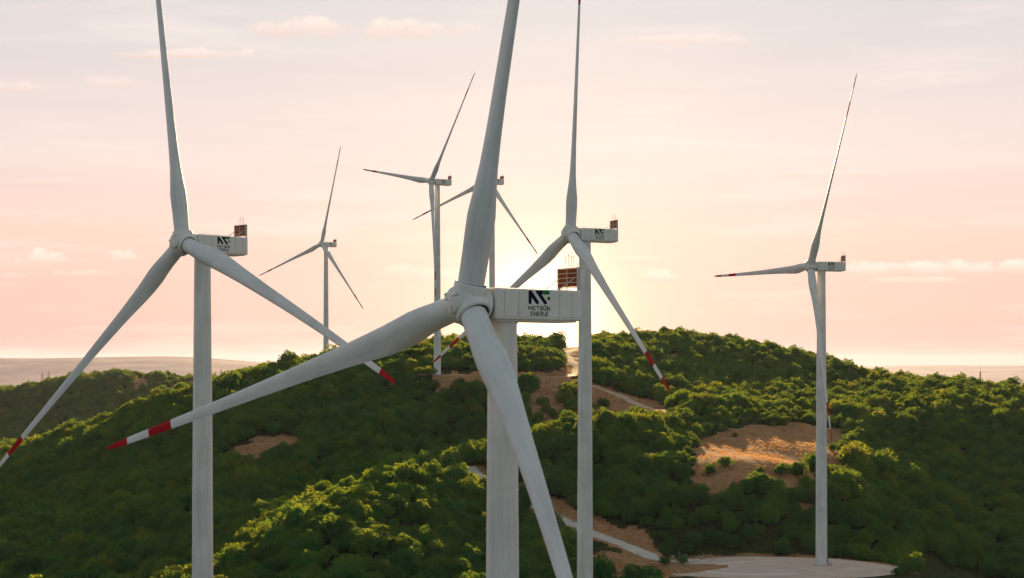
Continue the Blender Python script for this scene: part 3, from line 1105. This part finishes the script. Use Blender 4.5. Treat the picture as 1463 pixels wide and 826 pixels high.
_hid = hides_road(P, PZ, 3.4) & (rng.random(len(P)) < 0.93)
P, PZ = P[~_hid], PZ[~_hid]
NT = len(P)
clump = vnoise(P[:, 0] / 30, P[:, 1] / 30, 31)
rad_ = (2.5 + 2.5 * rng.random(NT) ** 1.4 + 1.2 * (clump - 0.4)) * np.where(P[:, 2] > 1.2, 1.45, 1.0)
rad_ *= np.where(rng.random(NT) < 0.10, 1.25, 1.0)
_shrunk = np.zeros(NT, bool)                        # trees shrunk behind the big clearing to let sunlight onto it
for dy in (12, 24, 36, 48, 60): _shrunk |= in_poly(P[:, 0], P[:, 1] - dy, BARE[0][1])
rad_ *= np.where(_shrunk, 0.62, 1.0)
pick = rng.random(NT)
kind = np.where(pick < 0.60, 0, np.where(pick < 0.94, 1, 2))
varr = np.where(kind == 0, rng.integers(0, 4, NT), np.where(kind == 1, rng.integers(4, 7, NT), rng.integers(7, 9, NT)))
rotz = rng.uniform(0, 6.28, NT)
ry_ = rng.uniform(0.78, 1.15, NT)
rz_ = rng.uniform(0.78, 1.22, NT)

U = CX + F * P[:, 0] / P[:, 1]
VV = HY - F * (PZ + rad_) / P[:, 1]

# --- single shrubs that stand out on open ground: each its own thing, its own label
LONE = [
    (1118, 672, 3.6, 0, 'broad dark bush with a sunlit rim, beside the crane pad tower on the clearing'),
    (1140, 674, 4.0, 0, 'rounded dark bush merged into the broad pair beside the tower on the clearing'),
    (1050, 617, 1.5, 0, 'small dark shrub at the upper rim of the sunlit clearing'),
    (1086, 670, 1.7, 0, 'small round shrub at the clearing foot, alone below the bare slope'),
    (1036, 660, 3.2, 0, 'large oval bush at the lower corner of the clearing, larger of two touching bushes'),
    (1014, 671, 2.9, 0, 'rounded bush touching a larger oval bush at the clearing corner'),
    (1207, 634, 1.6, 0, 'small upright cypress shaped shrub on the far end of the clearing'),
    (1190, 636, 2.2, 0, 'dark shrub on the clearing just under a red blade tip'),
    (982, 690, 2.6, 0, 'low round bush alone on bare soil below the clearing'),
    (862, 574, 3.4, 0, 'lone round tree on the valley dirt beside the middle tower'),
    (824, 566, 4.0, 1, 'bushy tree on bare valley soil hugging the middle tower'),
    (775, 572, 3.4, 1, 'glowing round tree on the bare slope under the dirt ledge'),
    (802, 592, 3.6, 1, 'larger glowing tree low on the bare slope under the ledge'),
    (757, 556, 2.6, 1, 'small hazy bush right below the dirt ledge'),
    (950, 800, 2.0, 0, 'low dark bush beside the road bend, next to the crane pad'),
    (975, 797, 1.8, 0, 'small dark bush between the stones and the crane pad edge'),
    (1282, 815, 1.9, 0, 'dark bush at the far tip of the crane pad'),
]
TREE_N = [0]


def place_tree(x, y, z, r, var, rz, label, group, stretch_z=1.0, name='broadleaf_tree'):
    root = empty(name, (x, y, z), rz)
    root.scale = (r, r, r * stretch_z)
    tag(root, label, 'tree' if name == 'broadleaf_tree' else 'bush', group)
    for nm, me in (('trunk', TRUNK[var]), ('crown', CROWN[var])):
        o = bpy.data.objects.new(nm, me)
        COL.objects.link(o)
        o.parent = root
    return root


PROTO = [None] * N_VAR
lone_xy = []
for i, (u, v, r, k, lab) in enumerate(LONE):
    x, y = ground_at(u, v + 8, zf=land)
    lone_xy.append((x, y))
    var = (i % 4) if k == 0 else 4 + i % 3
    z = float(land(x, y)[0])
    t = place_tree(x, y, z - 0.30 * r, r, var, i * 1.3, lab, 'single bushes on open ground', 2.0 if 'cypress' in lab else 0.95, 'round_bush')
lone_xy = np.array(lone_xy)

# --- the 300 trees that show largest: single things
occl = np.zeros(NT)
for f in np.linspace(0.5, 0.99, 40):
    g = land(P[:, 0] * f, P[:, 1] * f) + 4.0 * (f < 0.96)
    occl = np.maximum(occl, (g - (PZ + 1.6 * rad_) * f))
near_lone = np.array([np.hypot(lone_xy[:, 0] - P[i, 0], lone_xy[:, 1] - P[i, 1]).min() < 4.5 for i in range(NT)])
ok = (U > 6) & (U < 1457) & (VV < 822) & (occl < 1.0) & ~near_lone
for k in ('near', 'left', 'middle', 'padded'):                    # not behind a tower
    bu, bd = CX + F * BASES[k].x / BASES[k].y, BASES[k].y
    ok &= ~((np.abs(U - bu) < 2.2 * F / bd) & (P[:, 1] > bd))
size = rad_ / P[:, 1] * ok
order = np.argsort(-size)
single = order[:300]
is_single = np.zeros(NT, bool); is_single[single] = True
TONE = {0: 'dark green', 1: 'mid green', 2: 'yellow green'}


def zone(u, v):
    if u < 140: return 'on shaded slope under red falling blade tip'
    if u < 275: return 'on shaded slope beside second largest tower'
    if u < 400: return 'just past the second largest tower'
    if u < 540: return 'at the low end of the sunlit spur'
    if u < 695: return 'on the sunlit spur beside the hugest tower'
    if u < 830: return 'below road between two central towers'
    if u < 1000 and v > 735: return 'along the bend of the gravel road'
    if u < 1000: return 'on the spur above the road bank'
    if u < 1165: return 'between crane pad and bare clearing'
    if u < 1300: return 'behind the tip of the crane pad'
    return 'on the dark slope past the crane pad'


def level(v):
    return 'lowest row' if v > 785 else 'low row' if v > 745 else 'high row' if v > 700 else 'top row'


for i in single:
    z_ = zone(U[i], VV[i])
    lab = f"{'wide' if rad_[i] > 4.9 else 'small' if rad_[i] < 4.0 else 'middling'} {TONE[kind[i]]} tree {z_}, {level(VV[i])}"
    t = place_tree(P[i, 0], P[i, 1], PZ[i] - 0.30 * rad_[i], rad_[i], int(varr[i]), rotz[i], lab, 'trees ' + z_, rz_[i])
    if PROTO[varr[i]] is None: PROTO[varr[i]] = [c for c in t.children if c.name.startswith('crown')][0]
for v in range(N_VAR):
    if PROTO[v] is None: PROTO[v] = PROTO[(v + 1) % N_VAR] or PROTO[0]

# --- the rest of the wood: one mass
rest = np.nonzero(~is_single & ~near_lone)[0]
me = bpy.data.meshes.new('forest')
me.vertices.add(len(rest))
me.vertices.foreach_set('co', np.c_[P[rest, 0], P[rest, 1], PZ[rest] - 0.30 * rad_[rest]].ravel())
for nm, typ, arr in (('variant', 'INT', varr[rest].astype(np.int32)), ('turn', 'FLOAT', rotz[rest].astype(np.float32))):
    a = me.attributes.new(nm, typ, 'POINT'); a.data.foreach_set('value', arr)
a = me.attributes.new('size', 'FLOAT_VECTOR', 'POINT')
a.data.foreach_set('vector', np.c_[rad_[rest], rad_[rest] * ry_[rest], rad_[rest] * rz_[rest]].astype(np.float32).ravel())
forest = bpy.data.objects.new('forest', me)
COL.objects.link(forest)
tag(forest, 'dense broadleaf wood covering the hills between the turbines', None, None, 'stuff')
ng = bpy.data.node_groups.new('wood', 'GeometryNodeTree')
ng.interface.new_socket('Geometry', in_out='INPUT', socket_type='NodeSocketGeometry')
ng.interface.new_socket('Geometry', in_out='OUTPUT', socket_type='NodeSocketGeometry')
gi, go = ng.nodes.new('NodeGroupInput'), ng.nodes.new('NodeGroupOutput')
join = ng.nodes.new('GeometryNodeJoinGeometry')


def named(nm, typ):
    n = ng.nodes.new('GeometryNodeInputNamedAttribute')
    n.data_type = typ
    n.inputs['Name'].default_value = nm
    return n.outputs['Attribute']


a_var, a_size, a_turn = named('variant', 'INT'), named('size', 'FLOAT_VECTOR'), named('turn', 'FLOAT')
cxyz = ng.nodes.new('ShaderNodeCombineXYZ')
ng.links.new(a_turn, cxyz.inputs['Z'])
e2r = ng.nodes.new('FunctionNodeEulerToRotation')
ng.links.new(cxyz.outputs[0], e2r.inputs[0])
for v in range(N_VAR):
    oi = ng.nodes.new('GeometryNodeObjectInfo')
    oi.transform_space = 'ORIGINAL'
    oi.inputs['Object'].default_value = PROTO[v]
    oi.inputs['As Instance'].default_value = True
    cmp_ = ng.nodes.new('FunctionNodeCompare')
    cmp_.data_type = 'INT'; cmp_.operation = 'EQUAL'
    ins = [s for s in cmp_.inputs if s.type == 'INT']
    ng.links.new(a_var, ins[0]); ins[1].default_value = v
    iop = ng.nodes.new('GeometryNodeInstanceOnPoints')
    ng.links.new(gi.outputs[0], iop.inputs['Points'])
    ng.links.new(cmp_.outputs[0], iop.inputs['Selection'])
    ng.links.new(oi.outputs['Geometry'], iop.inputs['Instance'])
    ng.links.new(e2r.outputs[0], iop.inputs['Rotation'])
    ng.links.new(a_size, iop.inputs['Scale'])
    ng.links.new(iop.outputs[0], join.inputs[0])
ng.links.new(join.outputs[0], go.inputs[0])
md = forest.modifiers.new('wood', 'NODES')
md.node_group = ng
print('trees', NT, 'in the mass', len(rest))


# ------------------------------------------------------------------ small things
def rubble():
    V, Fc = [], []
    g = random.Random(5)
    for i in range(170):
        u, v = (g.gauss(985, 20), g.gauss(801, 4)) if i < 110 else (g.uniform(780, 960), g.uniform(800, 826))
        x, y = ground_at(u, min(max(v, 792), 828), zf=land)
        z = float(land(x, y)[0])
        s = g.uniform(0.18, 0.55) * (1.3 if i % 9 == 0 else 1)
        bm = bmesh.new()
        bmesh.ops.create_icosphere(bm, subdivisions=1, radius=s)
        b = len(V)
        sq = (g.uniform(.7, 1.3), g.uniform(.7, 1.3), g.uniform(.5, .9))
        for w in bm.verts:
            k = g.uniform(0.75, 1.2)
            V.append((x + w.co.x * k * sq[0], y + w.co.y * k * sq[1], z + 0.25 * s + w.co.z * k * sq[2]))
        Fc.extend(tuple(b + q.index for q in f.verts) for f in bm.faces)
        bm.free()
    return tag(mesh_obj('rubble', V, Fc, M_STONE), 'pale broken stones heaped between the road bend and the crane pad', None, None, 'stuff')


rubble()


def mast(u, vtop, vbase, d, label, w=1.6, arms=0):
    top, bot = px(u, vtop, d), px(u, vbase, d)
    h = top.z - bot.z
    root = empty('lattice_mast', bot, 0.4)
    tag(root, label, 'mast', 'lattice masts on the distant ridges')
    bm = bmesh.new()
    cor = [(-1, -1), (1, -1), (1, 1), (-1, 1)]
    n = 8
    for k in range(4):
        a, b = cor[k], cor[(k + 1) % 4]
        add_rod(bm, (a[0] * w, a[1] * w, 0), (a[0] * w * .2, a[1] * w * .2, h), 0.16, 5)
        for i in range(n):
            f0, f1 = 1 - .8 * i / n, 1 - .8 * (i + 1) / n
            add_rod(bm, (a[0] * w * f0, a[1] * w * f0, h * i / n), (b[0] * w * f1, b[1] * w * f1, h * (i + 1) / n), 0.08, 4)
    bm_obj('lattice', bm, M_DARKSTEEL, root)
    for i in range(arms):
        bm = bmesh.new()
        z = h * (0.70 + 0.12 * i)
        add_rod(bm, (-3.2, 0, z), (3.2, 0, z), 0.14, 5)
        add_rod(bm, (-3.2, 0, z), (0, 0, z + 1.2), 0.08, 5)
        add_rod(bm, (3.2, 0, z), (0, 0, z + 1.2), 0.08, 5)
        bm_obj('cross_arm', bm, M_DARKSTEEL, root)
    bm = bmesh.new()
    add_rod(bm, (0, 0, h), (0, 0, h * 1.12), 0.10, 5)
    bm_obj('antenna', bm, M_DARKSTEEL, root)


mast(60.5, 531, 562, 2300, 'thin lattice mast on the blue green ridge, first of a pair above the falling blade', 2.0, 2)
mast(69.5, 531, 560, 2330, 'thin lattice mast on the blue green ridge, second of a pair above the falling blade', 2.0, 2)
mast(308, 532, 556, 2150, 'lattice mast beside the second largest tower on the ridge, shorter of a pair', 1.8, 2)
mast(316, 529, 556, 2150, 'lattice mast beside the second largest tower on the ridge, taller of a pair', 1.8, 2)
mast(1400.5, 531, 590, 1150, 'single thin mast standing up behind the dark tree crest', 0.9, 0)

def dry_grass():
    V, Fc = [], []
    g = np.random.default_rng(17)
    n = 100000
    X, Y = g.uniform(-150, 160, n), g.uniform(490, 1000, n)
    b = bare_at(X, Y)
    patch = vnoise(X / 6, Y / 6, 41)
    road = np.zeros(n, bool)
    for L, hw in ROADS.values():
        road |= np.sqrt(((X[:, None] - L[None, ::2, 0]) ** 2 + (Y[:, None] - L[None, ::2, 1]) ** 2).min(1)) < hw + 1.2
    for cx, cy, rx, ry, _ in PADS: road |= np.hypot((X - cx) / rx, (Y - cy) / ry) < 1.06
    k = np.nonzero((b > 0.5) & (patch > 0.40) & ~road)[0][:9500]
    Z = land(X[k], Y[k])
    for x, y, z in zip(X[k], Y[k], Z):
        s = g.uniform(0.25, 0.85)
        for _ in range(7):
            t, r = g.uniform(0, 6.28), g.uniform(0, 0.8) * s
            c = np.array([x + r * math.cos(t), y + r * math.sin(t), z - 0.03])
            a = np.array([math.cos(t + 1.3), math.sin(t + 1.3), 0]) * s * 0.16
            tip = c + np.array([math.cos(t) * 0.4 * s, math.sin(t) * 0.4 * s, s * g.uniform(0.6, 1.1)])
            i = len(V)
            V += [c - a, c + a, tip]
            Fc.append((i, i + 1, i + 2))
    m = leaf_mat('dry_grass_blade', (0.20, 0.12, 0.050), (0.40, 0.25, 0.10), 0.55, (0.60, 0.34, 0.14))
    return tag(mesh_obj('dry_grass', V, Fc, m), 'dry tufts of grass scattered over the bare reddish soil', None, None, 'stuff')


dry_grass()

x, y = ground_at(1038, 624, zf=land)
root = tag(empty('marker_post', (x, y, float(land(x, y)[0]))), 'thin dark post standing on the upper rim of the sunlit clearing', 'post')
bm = bmesh.new(); add_rod(bm, (0, 0, -0.3), (0, 0, 2.3), 0.10, 6, 0.08); bm_obj('shaft', bm, M_DARKSTEEL, root)
bm = bmesh.new(); add_box(bm, (-0.16, -0.16, 2.3), (0.16, 0.16, 2.42)); bm_obj('cap', bm, M_DARKSTEEL, root)

# ------------------------------------------------------------------ light, air, sky
SUN_EL = math.radians(10.6)
SUN_AZ = math.radians(1.8)                      # just right of straight ahead
sun_dir = Vector((math.sin(SUN_AZ) * math.cos(SUN_EL), math.cos(SUN_AZ) * math.cos(SUN_EL), math.sin(SUN_EL)))
sl = bpy.data.lights.new('sun', 'SUN')
sl.energy = 5.0
sl.angle = math.radians(0.6)
sl.color = (1.0, 0.66, 0.32)
so = bpy.data.objects.new('sun', sl)
so.rotation_euler = (-sun_dir).to_track_quat('-Z', 'Y').to_euler()
COL.objects.link(so)

W = bpy.data.worlds.new('World')
SC.world = W
W.use_nodes = True
nt = W.node_tree
nt.nodes.clear()
out = nt.nodes.new('ShaderNodeOutputWorld')
sky = nt.nodes.new('ShaderNodeTexSky')
sky.sky_type = 'NISHITA'
sky.sun_disc = False
sky.sun_elevation = SUN_EL
sky.sun_rotation = SUN_AZ
sky.altitude = 300
sky.dust_density = 2.0
tc = nt.nodes.new('ShaderNodeTexCoord').outputs['Generated']
sep = nt.nodes.new('ShaderNodeSeparateXYZ')
nt.links.new(tc, sep.inputs[0])
el = sep.outputs['Z']
def aim(u, v):
    return Vector(((u - CX) / F, 1.0, (HY - v) / F)).normalized()


def lobe(d, k):
    """soft spot of sky about direction d; k sets how tight"""
    dp = nt.nodes.new('ShaderNodeVectorMath'); dp.operation = 'DOT_PRODUCT'
    nt.links.new(tc, dp.inputs[0]); dp.inputs[1].default_value = d
    return math_node(nt, 'EXPONENT', math_node(nt, 'MULTIPLY', math_node(nt, 'SUBTRACT', dp.outputs['Value'], 1.0), k))


base = ramp(nt, el, [(0.0, (0.62, 0.385, 0.37)), (0.035, (0.85, 0.53, 0.455)), (0.085, (0.91, 0.63, 0.535)), (0.13, (0.86, 0.70, 0.655)),
                     (0.235, (0.665, 0.650, 0.655)), (0.45, (0.38, 0.42, 0.44)), (1.0, (0.16, 0.21, 0.24))])
# away from the sun the sky is dimmer and bluer
back = math_node(nt, 'MULTIPLY_ADD', sep.outputs['Y'], -0.9, 0.35, clamp=True)
base = mix(nt, back, base, (0.265, 0.335, 0.355))


g1 = lobe(aim(765, 455), 1900)                  # tight glare round the low sun
g2 = lobe(aim(755, 420), 70)
col = mix(nt, math_node(nt, 'MULTIPLY', g2, 0.22, clamp=True), base, (1.0, 0.80, 0.70))
g4 = lobe(aim(765, 478), 330)
addn = mix(nt, 1.0, col, mix(nt, 1.0, (3.2, 2.1, 1.15), g1, 'MULTIPLY'), 'ADD')
addn = mix(nt, 1.0, addn, mix(nt, 1.0, (0.34, 0.16, 0.03), g4, 'MULTIPLY'), 'ADD')
# thin high streaks
mp = nt.nodes.new('ShaderNodeMapping'); mp.inputs['Scale'].default_value = (3.0, 3.0, 22.0)
nt.links.new(tc, mp.inputs['Vector'])
w1 = noise(nt, 2.2, 7, 0.55, mp.outputs[0])
w1 = math_node(nt, 'MULTIPLY_ADD', w1, 3.2, -1.75, clamp=True)
col2 = mix(nt, math_node(nt, 'MULTIPLY', w1, 0.7), addn, (0.98, 0.83, 0.76))


w2 = noise(nt, 1.5, 6, 0.55, stretch(nt, tc, 2.4, 2.4, 30.0))
col2 = mix(nt, math_node(nt, 'MULTIPLY_ADD', w2, 1.6, -0.78, clamp=True), col2, mix(nt, 1.0, col2, (0.86, 0.86, 0.90), 'MULTIPLY'))


def cloud(u, v, su, sv, seed):
    """one low cloud bank: a soft patch of sky broken up by noise, flat below, lumpy on top"""
    d = aim(u, v)
    ux = math_node(nt, 'DIVIDE', sep.outputs['X'], math_node(nt, 'MAXIMUM', sep.outputs['Y'], 0.05))
    uz = math_node(nt, 'DIVIDE', sep.outputs['Z'], math_node(nt, 'MAXIMUM', sep.outputs['Y'], 0.05))
    a = math_node(nt, 'DIVIDE', math_node(nt, 'SUBTRACT', ux, (u - CX) / F), su / F)
    b = math_node(nt, 'DIVIDE', math_node(nt, 'SUBTRACT', uz, (HY - v) / F), sv / F)
    bb = math_node(nt, 'MAXIMUM', b, math_node(nt, 'MULTIPLY', b, -2.0))
    r2 = math_node(nt, 'ADD', math_node(nt, 'MULTIPLY', a, a), math_node(nt, 'MULTIPLY', bb, bb))
    m = nt.nodes.new('ShaderNodeMapping')
    m.inputs['Scale'].default_value = (1, 1, 1.8); m.inputs['Location'].default_value = (seed, 0, seed * 0.3)
    nt.links.new(tc, m.inputs['Vector'])
    n = noise(nt, 62, 7, 0.6, m.outputs[0])
    return math_node(nt, 'MULTIPLY_ADD', math_node(nt, 'ADD', math_node(nt, 'MULTIPLY', n, 3.0), math_node(nt, 'MULTIPLY', r2, -0.7)), 1.9, -1.65, clamp=True), b


for u, v, su, sv, seed, st in [(70, 372, 52, 17, 1.0, 0.85), (178, 369, 36, 14, 2.0, 0.8), (575, 392, 60, 16, 3.0, 0.45), (945, 398, 38, 16, 4.0, 0.85),
                               (1250, 387, 60, 17, 5.0, 0.85), (1360, 387, 95, 18, 6.0, 0.85), (1455, 385, 40, 16, 6.6, 0.8), (440, 45, 90, 22, 7.0, 0.5), (590, 46, 110, 20, 8.0, 0.5),
                               (15, 395, 30, 8, 8.5, 0.5), (120, 392, 50, 7, 12.0, 0.45), (610, 398, 50, 14, 13.0, 0.6), (1300, 402, 80, 8, 14.0, 0.5), (1200, 250, 140, 10, 15.0, 0.3), (980, 60, 120, 12, 16.0, 0.35), (270, 80, 120, 10, 17.0, 0.4), (900, 372, 60, 8, 18.0, 0.4), (60, 262, 90, 9, 9.0, 0.3), (30, 128, 60, 12, 10.0, 0.35), (160, 122, 70, 14, 11.0, 0.3)]:
    c, b = cloud(u, v, su, sv, seed)
    shade = ramp(nt, math_node(nt, 'MULTIPLY_ADD', b, 0.35, 0.5), [(0.1, (0.68, 0.46, 0.45)), (0.42, (0.88, 0.62, 0.54)), (0.75, (1.10, 0.87, 0.76))])
    col2 = mix(nt, math_node(nt, 'MULTIPLY', c, st), col2, shade)
scaled = nt.nodes.new('ShaderNodeVectorMath'); scaled.operation = 'SCALE'
nt.links.new(col2, scaled.inputs[0]); scaled.inputs['Scale'].default_value = 8.7
allsky = mix(nt, 0.98, sky.outputs[0], scaled.outputs[0])
bg = nt.nodes.new('ShaderNodeBackground')
bg.inputs['Strength'].default_value = 0.05
nt.links.new(allsky, bg.inputs['Color'])
nt.links.new(bg.outputs[0], out.inputs['Surface'])

# air: one even box round everything
bm = bmesh.new()
add_box(bm, (-90000, -2000, -260), (90000, 47000, 260))
hm = bpy.data.materials.new('air')
hm.use_nodes = True
hn = hm.node_tree
hn.nodes.clear()
ho = hn.nodes.new('ShaderNodeOutputMaterial')
pv = hn.nodes.new('ShaderNodeVolumePrincipled')
pv.inputs['Color'].default_value = (0.68, 0.74, 1.0, 1)
pv.inputs['Density'].default_value = 0.8e-5
pv.inputs['Anisotropy'].default_value = 0.4
hn.links.new(pv.outputs[0], ho.inputs['Volume'])
tag(bm_obj('haze', bm, hm), 'thin evening haze in the air over the hills', None, None, 'stuff')

# ------------------------------------------------------------------ camera and picture
cam = bpy.data.cameras.new('camera')
co = bpy.data.objects.new('camera', cam)
COL.objects.link(co)
co.location = (0, 0, 0)
co.rotation_euler = (PI / 2, 0, 0)
cam.sensor_width = 36.0
cam.lens = 36.0 * F / 1463.0
cam.shift_y = (HY - 413.0) / 1463.0
cam.clip_start = 0.5
cam.clip_end = 400000
SC.camera = co
SC.view_settings.view_transform = 'Standard'
SC.view_settings.look = 'None'
SC.view_settings.gamma = 1.0
SC.view_settings.exposure = 1.3
SC.view_settings.use_curve_mapping = False
SC.render.engine = 'CYCLES'
cy = SC.cycles
cy.use_denoising = True
cy.max_bounces = 6
cy.diffuse_bounces = 3
cy.transmission_bounces = 4
cy.volume_bounces = 1
cy.caustics_reflective = False
cy.caustics_refractive = False
